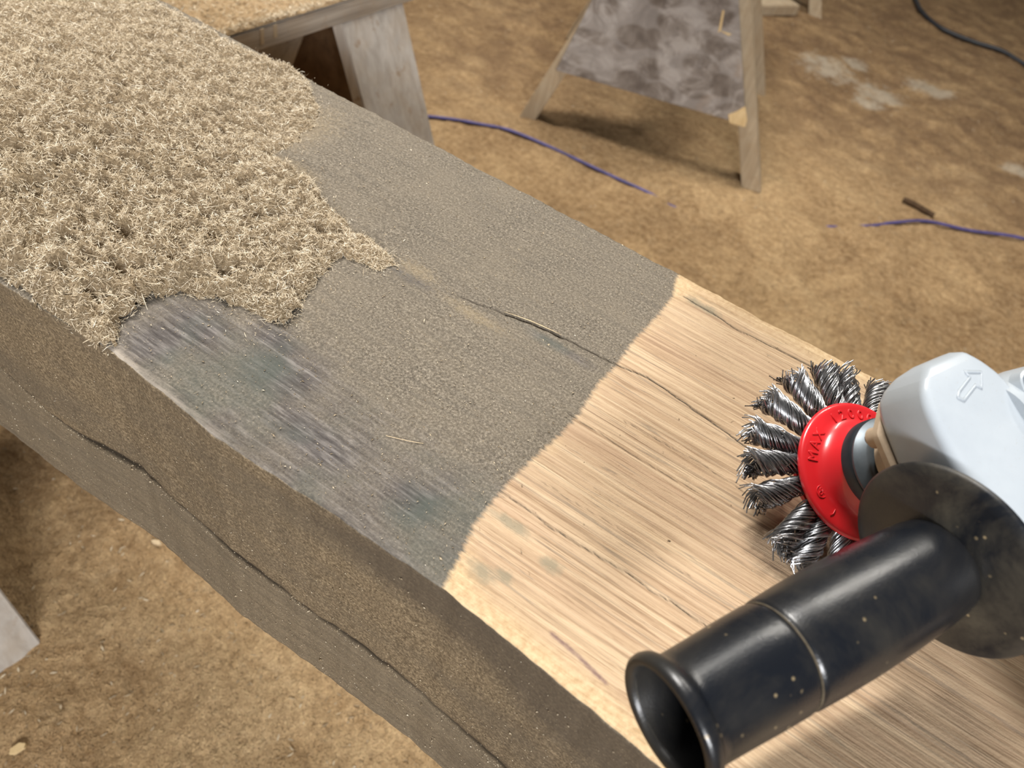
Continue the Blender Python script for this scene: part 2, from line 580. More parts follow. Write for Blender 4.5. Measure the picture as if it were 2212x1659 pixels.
def floor_h(x, y):
    h = 0.012 * fbm(x * 2.2, y * 2.2, 4) + 0.007 * fbm(x * 9 + 4, y * 9, 3) + 0.004 * np.abs(noise2(x * 33, y * 33)) + 0.0025 * noise2(x * 60, y * 60)
    h = h + 0.010 * np.abs(fbm(x * 3.1 + 8, y * 3.1 - 2, 3)) * sstep(2.2, 3.2, y)
    # swept ridge along the buried hose, drift beside the sawhorse feet
    d = line_dist(x, y, [(-1.2, 1.78), (-0.99, 1.93), (-0.6, 2.02), (-0.2, 2.08), (0.05, 2.3)])
    h = h + 0.018 * np.exp(-(d / 0.10) ** 2)
    h = h + 0.012 * np.exp(-(((x + 0.56) / 0.12) ** 2 + ((y - 0.05) / 0.10) ** 2))
    return h


def axis_steps(parts):
    a = [np.array([parts[0][0]])]
    for lo, hi, st in parts:
        k = max(1, int(round((hi - lo) / st)))
        a.append(np.linspace(lo, hi, k + 1)[1:])
    return np.concatenate(a)


fx = axis_steps([(-5, -2.4, 0.08), (-2.4, 1.0, 0.012), (1.0, 4, 0.08)])
fy = axis_steps([(-3, -0.3, 0.08), (-0.3, 3.2, 0.012), (3.2, 5.2, 0.02), (5.2, 9, 0.08)])
X, Y = np.meshgrid(fx, fy, indexing='ij')
Hf = floor_h(X, Y)
me = mesh_np('floor', np.stack([X, Y, FZ + Hf], -1).reshape(-1, 3), grid_faces(len(fx), len(fy)))
plast = np.zeros_like(X)
for (px, py, r) in [(-0.43, 3.49, 0.16), (-0.20, 3.45, 0.14), (-0.04, 3.74, 0.12), (0.37, 3.29, 0.07), (-0.22, 3.32, 0.08), (-0.36, 3.68, 0.09),
                    (-0.95, 4.3, 0.2)]:
    plast = np.maximum(plast, np.exp(-(((X - px) ** 2 + (Y - py) ** 2) / (r * r))))
attr(me, 'plaster', plast)
earth_shade = np.clip(sstep(2.3, 3.2, Y) * 0.8 + 0.75 * np.exp(-(((X + 1.35) / 0.45) ** 2 + ((Y - 2.35) / 0.6) ** 2)), 0, 1)  # far trodden ground, plus a shadow patch painted into the floor colour
attr(me, 'earth_shade', earth_shade)
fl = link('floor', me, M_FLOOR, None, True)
tag(fl, kind='structure')


def fz(x, y):
    return FZ + float(floor_h(np.array([x]), np.array([y]))[0])


# ------------------------------------------------------------------ the timber beam
NEARX = [-1.4, -0.50, -0.38, -0.30, -0.212, -0.143, -0.072, -0.009, 0.039, 0.12, 1.3]
NEARY = [0.157, 0.157, 0.158, 0.164, 0.159, 0.162, 0.164, 0.160, 0.156, 0.157, 0.157]
CLEAN = [(0.47, 0.50), (-0.089, 0.50), (-0.089, 0.484), (-0.090, 0.471), (-0.083, 0.449), (-0.082, 0.422), (-0.083, 0.386), (-0.081, 0.356), (-0.082, 0.333),
         (-0.079, 0.305), (-0.079, 0.285), (-0.081, 0.265), (-0.083, 0.240), (-0.083, 0.219), (-0.082, 0.200), (-0.078, 0.187), (-0.076, 0.175),
         (-0.073, 0.163), (-0.072, 0.15), (1.3, 0.15), (1.3, 0.5)]
SHAKE_X = [-1.4, -0.60, -0.431, -0.404, -0.353, -0.284, -0.244, -0.201, -0.163, -0.141, -0.095, -0.051, 0.05, 1.3]
SHAKE_Z = [-0.10, -0.096, -0.101, -0.107, -0.119, -0.111, -0.113, -0.116, -0.117, -0.119, -0.118, -0.123, -0.125, -0.12]
BT = 0.198

xs = axis_steps([(-1.35, -0.74, 0.02), (-0.74, 0.26, 0.0022), (0.26, 1.15, 0.03)])
yn = np.interp(xs, NEARX, NEARY) + 0.0006 * fbm(xs * 70, xs * 0 + 3.3, 4)
yf = 0.478 + 0.0013 * fbm(xs * 25, xs * 0 + 8.1, 4) + 0.0012 * noise2(xs * 110, xs * 0 + 1)
zb = -BT + 0.0004 * fbm(xs * 9, xs * 0 + 5.0, 2)
rn = 0.0020 + 0.0010 * np.clip(fbm(xs * 30, xs * 0 + 2.2, 3), -1, 1.2)
nt, nn_, nb, nf = 300, 150, 6, 24
cols_y, cols_z, cols_k = [], [], []
for t in np.linspace(0, 1, nt):                     # top, far to near
    cols_y.append((yf - 0.003) * (1 - t) + (yn + rn) * t); cols_z.append(0 * xs); cols_k.append(0)
for a in np.linspace(0, PI / 2, 7)[1:-1]:            # near upper edge
    cols_y.append(yn + rn - rn * math.sin(a)); cols_z.append(-rn + rn * math.cos(a)); cols_k.append(1 if a > 0.9 else 0)
for t in np.linspace(0, 1, nn_):                    # near face
    cols_y.append(yn + 0 * xs); cols_z.append(-rn * (1 - t) + (zb + 0.004) * t); cols_k.append(1)
for a in (0.4, 0.8, 1.2):
    cols_y.append(yn + 0.004 - 0.004 * math.cos(a)); cols_z.append(zb + 0.004 - 0.004 * math.sin(a)); cols_k.append(1)
for t in np.linspace(0, 1, nb):                     # underside
    cols_y.append((yn + 0.004) * (1 - t) + (yf - 0.004) * t); cols_z.append(zb + 0 * xs); cols_k.append(2)
for t in np.linspace(0, 1, nf):                     # far face
    cols_y.append(yf + 0 * xs); cols_z.append((zb + 0.004) * (1 - t) - 0.003 * t); cols_k.append(2)
for a in (0.5, 1.0):
    cols_y.append(yf - 0.003 + 0.003 * math.cos(a)); cols_z.append(-0.003 + 0.003 * math.sin(a) + 0 * xs); cols_k.append(2 if a < 0.9 else 0)
BY = np.stack(cols_y, 1); BZ = np.stack(cols_z, 1)
BX = np.repeat(xs[:, None], BY.shape[1], 1)
K = np.repeat(np.array(cols_k)[None], len(xs), 0)
top, side = K == 0, K == 1
# relief of the top
clean = poly_sdf(BX, BY, CLEAN)
cl_s = sstep(-0.001, 0.002, clean)
crack = np.zeros_like(BX)
dtop = 0.0007 * fbm(BX * 9, BY * 14, 3) + 0.00022 * noise2(BX * 12, BY * 420) * cl_s + 0.00012 * noise2(BX * 180, BY * 300)
for pts, wd, dp in [([(-0.158, 0.346), (-0.138, 0.3515), (-0.120, 0.354)], 0.0011, 0.0030),
                    ([(-0.19, 0.338), (-0.158, 0.3455)], 0.0007, 0.0008),
                    ([(-0.12, 0.354), (-0.079, 0.358), (-0.060, 0.362), (-0.006, 0.355), (0.020, 0.3505), (0.07, 0.349)], 0.0007, 0.0010),
                    ([(-0.084, 0.300), (-0.04, 0.2985), (0.01, 0.300)], 0.0005, 0.0006),
                    ([(-0.055, 0.318), (-0.01, 0.321), (0.03, 0.3185)], 0.0005, 0.0006),
                    ([(-0.084, 0.228), (-0.034, 0.2265), (-0.006, 0.229), (0.05, 0.228)], 0.0006, 0.0008),
                    ([(-0.07, 0.247), (-0.02, 0.249), (0.02, 0.2475)], 0.0005, 0.0005),
                    ([(-0.076, 0.455), (-0.03, 0.452), (0.03, 0.455)], 0.0007, 0.0010)]:
    g = np.exp(-(line_dist(BX, BY + 0.0009 * noise2(BX * 90, BY * 10), pts) / wd) ** 2) * top
    dtop = dtop - dp * g
    crack = np.maximum(crack, g * min(1, dp / 0.0012))
BZ = BZ + dtop * top
# relief of the near side: a long shake, with the wood under it standing back a little
shz = np.interp(BX, SHAKE_X, SHAKE_Z) + 0.0016 * fbm(BX * 28, BX * 0 + 6, 3)
ds = BZ - shz
open_ = 0.50 + 0.50 * np.clip(0.5 + fbm(BX * 13, BX * 0 + 2, 3), 0, 1)
gs = np.exp(-(ds / (0.0018 + 0.0018 * open_)) ** 2) * side
wide = np.exp(-((ds - 0.004) / (0.0055 + 0.002 * noise2(BX * 60, BX * 0))) ** 2) * side * np.clip(np.exp(-((BX + 0.315) / 0.035) ** 2) + 0.8 * np.exp(-((BX + 0.205) / 0.035) ** 2) + 0.7 * np.exp(-((BX + 0.11) / 0.03) ** 2) + 0.6 * np.exp(-((BX + 0.02) / 0.03) ** 2), 0, 1)
low = sstep(0.001, -0.006, ds) * side
dn = 0.0042 * open_ * gs + 0.0025 * wide + 0.0022 * low + 0.0005 * fbm(BX * 5, BZ * 25, 3) * side + 0.00012 * noise2(BX * 200, BZ * 260) * side
BY = BY + dn
crack = np.maximum(crack, np.maximum(gs * (0.4 + 0.6 * open_), 0.95 * wide))
me = mesh_np('timber_beam', np.stack([BX, BY, BZ], -1).reshape(-1, 3), grid_faces(len(xs), BY.shape[1], True))
bm = bmesh.new(); bm.from_mesh(me); bm.verts.ensure_lookup_table()
nj = BY.shape[1]
bm.faces.new([bm.verts[j] for j in range(nj)])
bm.faces.new([bm.verts[(len(xs) - 1) * nj + j] for j in reversed(range(nj))])
bmesh.ops.recalc_face_normals(bm, faces=bm.faces)
bm.to_mesh(me); bm.free()


def blob(pts):
    v = np.zeros_like(BX)
    for (px, py, rx, ry) in pts:
        v = np.maximum(v, np.exp(-(((BX - px) / rx) ** 2 + ((BY - py) / ry) ** 2)))
    return v


attr(me, 'clean', np.where(top, clean, -0.05 + 0.0465 * (K == 9)))
attr(me, 'side', (~top).astype(float))
attr(me, 'crack', crack)
attr(me, 'low', low)
attr(me, 'rubbed', top * np.maximum(blob([(-0.275, 0.205, 0.040, 0.026), (-0.222, 0.212, 0.040, 0.030), (-0.180, 0.190, 0.05, 0.02), (-0.112, 0.192, 0.030, 0.024),
                                          (-0.285, 0.185, 0.03, 0.03), (-0.240, 0.228, 0.030, 0.014)]),
                                    np.maximum(0.62 * sstep(0.262, 0.205, BY + 0.010 * fbm(BX * 16, BY * 16, 3)) * sstep(-0.34, -0.30, BX), 0.8 * blob([(-0.118, 0.344, 0.030, 0.006), (-0.225, 0.330, 0.02, 0.006)]))))
attr(me, 'tan', top * blob([(-0.172, 0.330, 0.030, 0.007), (-0.225, 0.338, 0.02, 0.010), (-0.40, 0.41, 0.03, 0.05), (-0.36, 0.365, 0.03, 0.012)]))
attr(me, 'pale', (K < 2) * np.exp(-((BY - np.repeat(yn[:, None], nj, 1)) / 0.006) ** 2) * (top | (BZ > -0.004)) *
     np.clip(np.exp(-((BX + 0.28) / 0.035) ** 2) + 0.45 * np.exp(-((BX + 0.2) / 0.10) ** 2), 0, 1))
dedge = np.minimum(BY - np.repeat(yn[:, None], nj, 1), np.repeat(yf[:, None], nj, 1) - BY)
nearside = (BY < 0.3)
attr(me, 'sap', top * np.clip(np.where(nearside, 0.95 * np.exp(-(dedge / 0.017) ** 2), 0.95 * np.exp(-(dedge / 0.022) ** 2)) + 0.42 * np.exp(-(clean / 0.014) ** 2), 0, 1))
attr(me, 'stain', top * blob([(-0.064, 0.183, 0.010, 0.006), (-0.055, 0.188, 0.006, 0.005), (-0.068, 0.215, 0.016, 0.004), (-0.062, 0.455, 0.02, 0.006), (-0.04, 0.208, 0.008, 0.005)]))
attr(me, 'purple', top * np.exp(-(line_dist(BX, BY, [(-0.022, 0.1775), (-0.009, 0.1765), (0.010, 0.173)]) / 0.0014) ** 2))
attr(me, 'bare', side * np.clip(np.exp(-((BZ + 0.012) / 0.020) ** 2) * sstep(-0.26, -0.09, BX) + 0.55 * sstep(-0.12, 0.02, BX), 0, 1))
beam = link('timber_beam', me, M_BEAM, None, True)
tag(beam, 'long grey dusty timber beam with a freshly brushed pale end and cracked side', 'timber beam')

# loose flakes of dust stuck to the beam
nfk = 15000
kx = RNG.uniform(-0.60, 0.05, nfk); ky = RNG.uniform(0.165, 0.475, nfk); kz = np.full(nfk, 0.0004)
sd = poly_sdf(kx, ky, CLEAN)
keep = (sd < -0.001) | (RNG.random(nfk) < 0.03)
kx, ky, kz = kx[keep], ky[keep], kz[keep]
nside = 6500
sx_ = RNG.uniform(-0.62, 0.06, nside); sz_ = -RNG.random(nside) ** 0.8 * 0.185 - 0.006
crumb = RNG.random(nside) < 0.22
sz_[crumb] = np.interp(sx_[crumb], SHAKE_X, SHAKE_Z) + RNG.normal(0.001, 0.0028, crumb.sum())
sy_ = np.interp(sx_, NEARX, NEARY) + np.where(sz_ < np.interp(sx_, SHAKE_X, SHAKE_Z), 0.0018, -0.0001)
P = np.concatenate([np.stack([kx, ky, kz], 1), np.stack([sx_, sy_, sz_], 1)])
isn = np.concatenate([np.zeros(len(kx), bool), np.ones(nside, bool)])
L_ = RNG.gamma(1.6, 0.00016, len(P)) + 0.00014
long_ = RNG.random(len(P)) < 0.008
L_[long_] *= 6
wd_ = np.where(long_, 0.00018, L_ * 0.6)
a = RNG.uniform(0, PI, len(P))
u1 = np.stack([np.cos(a), np.where(isn, 0, np.sin(a)), np.where(isn, np.sin(a), 0.15 * RNG.normal(size=len(P)))], 1)
u2 = np.stack([-np.sin(a), np.where(isn, 0, np.cos(a)), np.where(isn, np.cos(a), 0)], 1)
u3 = np.where(isn[:, None], np.array([0, -1.0, 0]), np.array([0, 0, 1.0]))
V = np.stack([P - u1 * L_[:, None], P + u2 * wd_[:, None], P + u1 * L_[:, None], P + u3 * (wd_ * 0.9)[:, None]], 1).reshape(-1, 3)
b0 = np.arange(len(P))[:, None] * 4
F = np.concatenate([b0 + np.array(q)[None] for q in ((0, 1, 3), (1, 2, 3), (2, 0, 3), (0, 2, 1))])
me = mesh_np('dust_flakes', V, F)
attr(me, 'tint', np.repeat(np.clip(RNG.normal(0.35, 0.28, len(P)), 0, 1), 4))
o = link('dust_flakes', me, M_FIBRE, beam)
tag(o, kind='stuff')

# splinter standing beside the crack, and one loose hair of fibre
tube('splinter', [(-0.160, 0.3466, 0.0003), (-0.146, 0.3508, 0.0005), (-0.132, 0.3534, 0.0005), (-0.121, 0.3550, 0.0002)], np.array([0.0001, 0.0002, 0.0003, 0.0003, 0.0002, 0.0001]), M_PALE, beam, 6, res=6)
tube('loose_fibre', [(-0.150, 0.2165, 0.0005), (-0.138, 0.2215, 0.0012), (-0.132, 0.2255, 0.0006)], 0.00014, M_PALE, beam, 5, res=8)

# ------------------------------------------------------------------ heap of brushed-off wood fibre on the beam
PILE = [(-1.30, 0.468), (-0.75, 0.470), (-0.601, 0.468), (-0.566, 0.467), (-0.523, 0.464), (-0.461, 0.476), (-0.412, 0.448), (-0.393, 0.422), (-0.383, 0.392),
        (-0.381, 0.364), (-0.367, 0.366), (-0.332, 0.357), (-0.304, 0.346), (-0.280, 0.341), (-0.249, 0.338), (-0.235, 0.332), (-0.246, 0.320),
        (-0.265, 0.314), (-0.267, 0.302), (-0.260, 0.284), (-0.255, 0.269), (-0.245, 0.249), (-0.248, 0.240), (-0.264, 0.238), (-0.278, 0.232),
        (-0.296, 0.226), (-0.308, 0.220), (-0.312, 0.207), (-0.314, 0.196), (-0.307, 0.181), (-0.298, 0.170), (-0.298, 0.163), (-0.309, 0.161),
        (-0.318, 0.159), (-0.340, 0.160), (-0.357, 0.160), (-0.377, 0.160), (-0.50, 0.160), (-1.30, 0.160)]


def pile_h(x, y):
    wx = x + 0.004 * noise2(x * 70, y * 70); wy = y + 0.004 * noise2(x * 70 + 9, y * 70 + 5)
    d = poly_sdf(wx, wy, PILE)
    thick = 0.0105 * sstep(-0.85, -0.42, x) * (0.75 + 0.5 * sstep(0.44, 0.22, y)) + 0.0022
    # the last tongue and the far lobe are thin
    thick = thick * (1 - 0.65 * np.exp(-(((x + 0.245) / 0.045) ** 2 + ((y - 0.327) / 0.025) ** 2)))
    thick = thick * (1 - 0.60 * np.exp(-(((x + 0.385) / 0.03) ** 2 + ((y - 0.385) / 0.035) ** 2)))
    prof = 1 - np.exp(-np.clip(d, 0, 1) / 0.0045)
    c, s = math.cos(0.9), math.sin(0.9)
    rx, ry = x * c + y * s, -x * s + y * c
    lump = 0.72 + 0.38 * noise2(rx * 30, ry * 70) + 0.45 * noise2(rx * 95 + 3, ry * 140) + 0.42 * noise2(x * 210, y * 210)
    return thick * prof * np.clip(lump, 0.08, 1.9), d, thick


px = axis_steps([(-1.30, -0.75, 0.006), (-0.75, -0.225, 0.002)])
py = np.linspace(0.155, 0.482, 165)
X, Y = np.meshgrid(px, py, indexing='ij')
Hh, D, TH = pile_h(X, Y)
Z = np.where(D > 0, Hh - 0.0003, -0.002)
F = grid_faces(len(px), len(py))
m = (D.ravel()[F] > -0.0005).all(1)
F = F[m]
used = np.unique(F)
rem = -np.ones(X.size, int); rem[used] = np.arange(len(used))
me = mesh_np('sawdust_pile', np.stack([X, Y, Z], -1).reshape(-1, 3)[used], rem[F])
attr(me, 'thin', np.clip(1.15 - TH / 0.006, 0, 1).ravel()[used])
pile = link('sawdust_pile', me, M_CORE, None, True)
tag(pile, 'fluffy heap of pale brushed-off wood fibres lying on the grey beam', 'sawdust', kind='stuff')


def fibres(P, Nrm_tilt, length, width, tint, name, parent, mat):
    """curved three-section slivers at points P"""
    n = len(P)
    az = RNG.uniform(0, 2 * PI, n)
    el = RNG.normal(0.18, Nrm_tilt, n)
    d0 = np.stack([np.cos(az) * np.cos(el), np.sin(az) * np.cos(el), np.sin(el)], 1)
    bend = RNG.normal(0, 1, (n, 3)); bend -= d0 * (bend * d0).sum(1)[:, None]
    bend /= np.linalg.norm(bend, axis=1)[:, None]
    sv = np.cross(d0, bend)
    kap = RNG.uniform(0.05, 0.55, n)[:, None]
    L = length[:, None]
    pts = []
    for t in (-0.5, 0.0, 0.5):
        pts.append(P + d0 * (L * t) + bend * (L * kap * (t * t - 0.08)))
    wv = [0.4, 1.0, 0.3]
    V = np.empty((n, 6, 3))
    for k, (q, s) in enumerate(zip(pts, wv)):
        V[:, 2 * k] = q - sv * (width * s * 0.5)[:, None]
        V[:, 2 * k + 1] = q + sv * (width * s * 0.5)[:, None]
    b = np.arange(n)[:, None] * 6
    F = np.concatenate([b + np.array(q)[None] for q in ((0, 1, 3, 2), (2, 3, 5, 4))])
    me = mesh_np(name, V.reshape(-1, 3), F)
    attr(me, 'tint', np.repeat(tint, 6))
    o = link(name, me, mat, parent)
    tag(o, kind='stuff')
    return o


nfib = 300000
q = RNG.random(nfib)
fxp = -0.235 - 0.62 * q ** 1.25
fyp = RNG.uniform(0.155, 0.482, nfib)
Hh, D, TH = pile_h(fxp, fyp)
spill = np.exp(np.minimum(D, 0) / 0.006) * 0.10
keep = np.where(D > 0, RNG.random(nfib) < np.clip(0.35 + TH / 0.008, 0, 1), RNG.random(nfib) < spill)
keep &= (fyp > 0.1585)
fxp, fyp, Hh, D = fxp[keep], fyp[keep], Hh[keep], D[keep]
n = len(fxp)
Lf = np.clip(RNG.gamma(3.0, 0.00092, n), 0.001, 0.010) * np.where(D > 0, 1, 0.7)
Lf[RNG.random(n) < 0.0025] = 0.016
wf = RNG.uniform(0.00018, 0.00042, n)
zf = np.where(D > 0, Hh + RNG.uniform(-0.0004, 0.0026, n) * (0.3 + Hh / 0.008), 0.0008)
tint = np.clip(RNG.normal(0.60, 0.25, n) + 0.10 * noise2(fxp * 60, fyp * 60), 0, 1)
fibres(np.stack([fxp, fyp, np.maximum(zf, 0.0007)], 1), 0.48, Lf, wf, tint, 'wood_fibres', pile, M_FIBRE)

# ------------------------------------------------------------------ sawhorse that carries the beam
SH_TOP = -BT - 0.0035


def sloped_leg(name, parent, mat, x_top, x_foot, y0, y1, z_top, thick):
    """a wide flat leg leaning along X, face between y0 and y1"""
    sgn = 1 if x_foot > x_top else -1
    zf_ = FZ - 0.006
    off = -sgn * thick
    A = [(x_top, y0, z_top), (x_top, y1, z_top), (x_foot, y1, zf_), (x_foot, y0, zf_)]
    B = [(x_top + off, y0, z_top), (x_top + off, y1, z_top), (x_foot + off, y1, zf_), (x_foot + off, y0, zf_)]
    return prism(name, A, B, mat, parent, 0.002)


sh = empty('sawhorse', (-0.99, 0.6, FZ))


def keep_parent(o, p):
    o.parent = p
    o.matrix_parent_inverse = Matrix.Translation(-Vector(p.location))
    return o


def ch(o):
    return keep_parent(o, sh)


ch(box('top_board', (-1.09, -0.05, SH_TOP - 0.036), (-0.888, 1.42, SH_TOP), M_BOARD, None, 0.003))
ch(box('under_board', (-1.055, -0.03, SH_TOP - 0.058), (-0.925, 1.40, SH_TOP - 0.0365), M_BOARD, None, 0.002))
zt = SH_TOP - 0.037
for (y0, y1) in ((-0.005, 0.156), (1.022, 1.188)):
    ch(sloped_leg('leg', None, M_LEG, -0.893, -0.634, y0, y1, zt, 0.028))
    ch(sloped_leg('leg', None, M_LEG, -1.087, -1.346, y0, y1, zt, 0.028))
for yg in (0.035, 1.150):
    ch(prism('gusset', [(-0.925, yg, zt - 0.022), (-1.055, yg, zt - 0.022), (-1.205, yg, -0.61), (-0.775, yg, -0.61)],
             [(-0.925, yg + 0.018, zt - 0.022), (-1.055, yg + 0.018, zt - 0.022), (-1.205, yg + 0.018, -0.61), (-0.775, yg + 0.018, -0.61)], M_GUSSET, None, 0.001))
tag(sh, 'wooden sawhorse with wide grey legs carrying the beam, its top strewn with sawdust', 'sawhorse')
# drips of tan dust on the board edge
for (yy, zz, hh) in ((0.835, -0.216, 0.012), (0.862, -0.214, 0.010)):
    ch(box('dust_streak', (-0.8885, yy, zz - hh), (-0.8868, yy + 0.008, zz + hh), M_LEG2, None, 0.0006))

# sawdust lying on the sawhorse top beyond the beam
gx = np.linspace(-1.088, -0.889, 70); gy = np.linspace(0.486, 1.415, 260)
X, Y = np.meshgrid(gx, gy, indexing='ij')
ed = np.minimum(np.minimum(X + 1.089, -0.888 - X), np.minimum(Y - 0.484, 1.417 - Y))
Hs = (0.010 + 0.005 * fbm(X * 30, Y * 30, 3) + 0.004 * noise2(X * 120, Y * 120)) * (1 - np.exp(-np.clip(ed, 0, 1) / 0.006)) * (0.8 + 0.4 * noise2(X * 6, Y * 6))
me = mesh_np('sawdust_layer', np.stack([X, Y, SH_TOP + np.maximum(Hs, 0.0003)], -1).reshape(-1, 3), grid_faces(70, 260))
attr(me, 'thin', np.zeros(X.size))
n_ = NT('tan_sawdust')
f_ = n_.noise(140, 5, 0.7)
c_ = n_.ramp(f_, [(0.3, (0.21, 0.135, 0.068)), (0.5, (0.34, 0.235, 0.13)), (0.7, (0.44, 0.33, 0.20))])
M_TANDUST = n_.out(c_, 0.95, normal=n_.bump(f_, 0.8, 0.006), spec=0.1)
sl = link('sawdust_layer', me, M_TANDUST, None, True)
tag(sl, 'tan sawdust lying along the top board of the sawhorse beside the beam', 'sawdust', kind='stuff')
nfs = 9000
sxp = RNG.uniform(-1.086, -0.885, nfs); syp = RNG.uniform(0.50, 1.40, nfs)
edge_ = RNG.random(nfs) < 0.25
sxp[edge_] = RNG.normal(-0.890, 0.004, edge_.sum())
fibres(np.stack([sxp, syp, SH_TOP + 0.009 + RNG.uniform(-0.002, 0.003, nfs)], 1), 0.4, RNG.uniform(0.004, 0.013, nfs), RNG.uniform(0.0005, 0.0014, nfs),
       np.clip(RNG.normal(0.4, 0.25, nfs), 0, 1), 'wood_fibres', sl, M_FIBRE)

# ------------------------------------------------------------------ second sawhorse standing on the floor beyond
U2 = Vector((0.9488, 0.3158, 0)); N2 = Vector((-0.3158, 0.9488, 0)); O2 = Vector((-1.009, 2.022, 0))


def p2(s, d, z):
    return tuple(O2 + U2 * s + N2 * d + Vector((0, 0, z)))


sh2 = empty('sawhorse', (O2 + U2 * 0.36 + N2 * 0.4 + Vector((0, 0, FZ))))


def ch2(o):
    return keep_parent(o, sh2)


def quad_prism(name, q0, q1, d0, d1, mat, bevel=0.0015):
    return ch2(prism(name, [p2(s, d0, z) for s, z in q0], [p2(s, d1, z) for s, z in q1], mat, None, bevel))


zf2 = FZ - 0.004
for (d0, d1) in ((0.0, 0.09), (0.72, 0.81)):
    quad_prism('leg', [(0.165, -0.24), (0.215, -0.24), (0.020, zf2), (-0.030, zf2)], [(0.165, -0.24), (0.215, -0.24), (0.020, zf2), (-0.030, zf2)], d0, d1, M_LEG2, 0.003)
    quad_prism('leg', [(0.478, -0.24), (0.428, -0.24), (0.690, zf2), (0.752, zf2)], [(0.478, -0.24), (0.428, -0.24), (0.690, zf2), (0.752, zf2)], d0, d1, M_LEG2, 0.003)
quad_prism('end_panel', [(0.145, -0.24), (0.445, -0.24), (0.622, -0.608), (0.052, -0.617)], [(0.145, -0.24), (0.445, -0.24), (0.622, -0.608), (0.052, -0.617)], -0.019, -0.0005, M_PLY, 0.001)
quad_prism('end_panel', [(0.172, -0.24), (0.432, -0.24), (0.600, -0.60), (0.080, -0.60)], [(0.172, -0.24), (0.432, -0.24), (0.600, -0.60), (0.080, -0.60)], 0.8105, 0.829, M_PLY, 0.001)
o = quad_prism('splintered_corner', [(0.600, -0.555), (0.620, -0.590), (0.623, -0.612), (0.576, -0.613), (0.564, -0.592), (0.582, -0.576)],
               [(0.600, -0.557), (0.619, -0.590), (0.622, -0.611), (0.578, -0.612), (0.566, -0.592), (0.583, -0.578)], -0.026, -0.0192, M_RAW, 0.001)
o['label'] = 'raw yellow wood at a broken corner'
for (sa, za, sb, zb_) in ((0.445, -0.335, 0.455, -0.385), (0.455, -0.385, 0.485, -0.385)):
    quad_prism('paint_mark', [(sa, za), (sa + 0.006, za), (sb + 0.006, zb_), (sb, zb_ - 0.006)], [(sa, za), (sa + 0.006, za), (sb + 0.006, zb_), (sb, zb_ - 0.006)], -0.0205, -0.0192, M_RAW, 0)
quad_prism('top_board', [(0.15, -0.235), (0.49, -0.235), (0.49, -0.20), (0.15, -0.20)], [(0.15, -0.235), (0.49, -0.235), (0.49, -0.20), (0.15, -0.20)], -0.06, 0.88, M_BOARD, 0.003)
tag(sh2, 'free-standing wooden sawhorse with a smeared grey plywood end panel', 'sawhorse')

sh3 = sh2.copy()
COL.objects.link(sh3)
sh3.location = sh2.location + Vector((-0.334, 1.80, 0.004))
for c_ in [q_ for q_ in bpy.data.objects if q_.parent is sh2 and q_.name.split('.')[0] not in ('splintered_corner', 'paint_mark')]:
    d_ = c_.copy()
    COL.objects.link(d_)
    d_.parent = sh3
    d_.matrix_parent_inverse = c_.matrix_parent_inverse.copy()
tag(sh3, 'sawhorse farther back, of which only a pale leg shows beside a short plank', 'sawhorse')

# plank lying on the floor by its rear leg
bp = box('plank', (-0.15, -0.05, 0), (0.15, 0.05, 0.045), M_LEG2, None, 0.004)
bp.location = (-0.84, 3.82, fz(-0.84, 3.82) + 0.004)
bp.rotation_euler = (0, 0, math.atan2(0.87, 0.49))
tag(bp, 'short pale plank lying on the floor in front of the leg of the farther sawhorse', 'plank')

# ------------------------------------------------------------------ cords and scraps on the floor
bl = [(-1.60, 1.45), (-1.40, 1.60), (-1.156, 1.772), (-1.062, 1.840), (-0.99, 1.883), (-0.876, 1.912), (-0.758, 1.932), (-0.651, 1.939), (-0.545, 1.944), (-0.46, 1.939),
      (-0.34, 1.99), (-0.16, 2.14), (0.018, 2.330), (0.083, 2.429), (0.166, 2.531), (0.298, 2.629), (0.454, 2.712), (0.75, 2.83), (1.1, 2.95)]
lift = [0.006] * 5 + [0.003, 0.0045, 0.001, 0.001, -0.004, -0.012, -0.012, -0.001, 0.006, 0.008, 0.008, 0.007, 0.006, 0.006]
tag(tube('air_hose', [(x, y, fz(x, y) + l) for (x, y), l in zip(bl, lift)], 0.0048, M_BLUE, None, 10, res=150),
    'violet-blue hose snaking over the floor, half buried in sawdust', 'hose')
bk = [(-0.52, 5.35), (-0.368, 4.968), (-0.288, 4.76), (-0.166, 4.640), (0.001, 4.624), (0.141, 4.612), (0.264, 4.563), (0.5, 4.48), (0.9, 4.3)]
tag(tube('power_cable', [(x, y, fz(x, y) + 0.012) for x, y in bk], 0.011, M_BLACKC, None, 10, res=90),
    'black power cable lying on the bare floor past the sawhorses', 'cable')
st = tube('stick', [(0.075, 2.615, fz(0.075, 2.615) + 0.008), (0.12, 2.61, fz(0.12, 2.61) + 0.009), (0.18, 2.602, fz(0.18, 2.602) + 0.007)], 0.009, M_DARKST, None, 7, res=7)
tag(st, 'dark bark stick lying on the sawdust beside the violet-blue hose', 'stick')


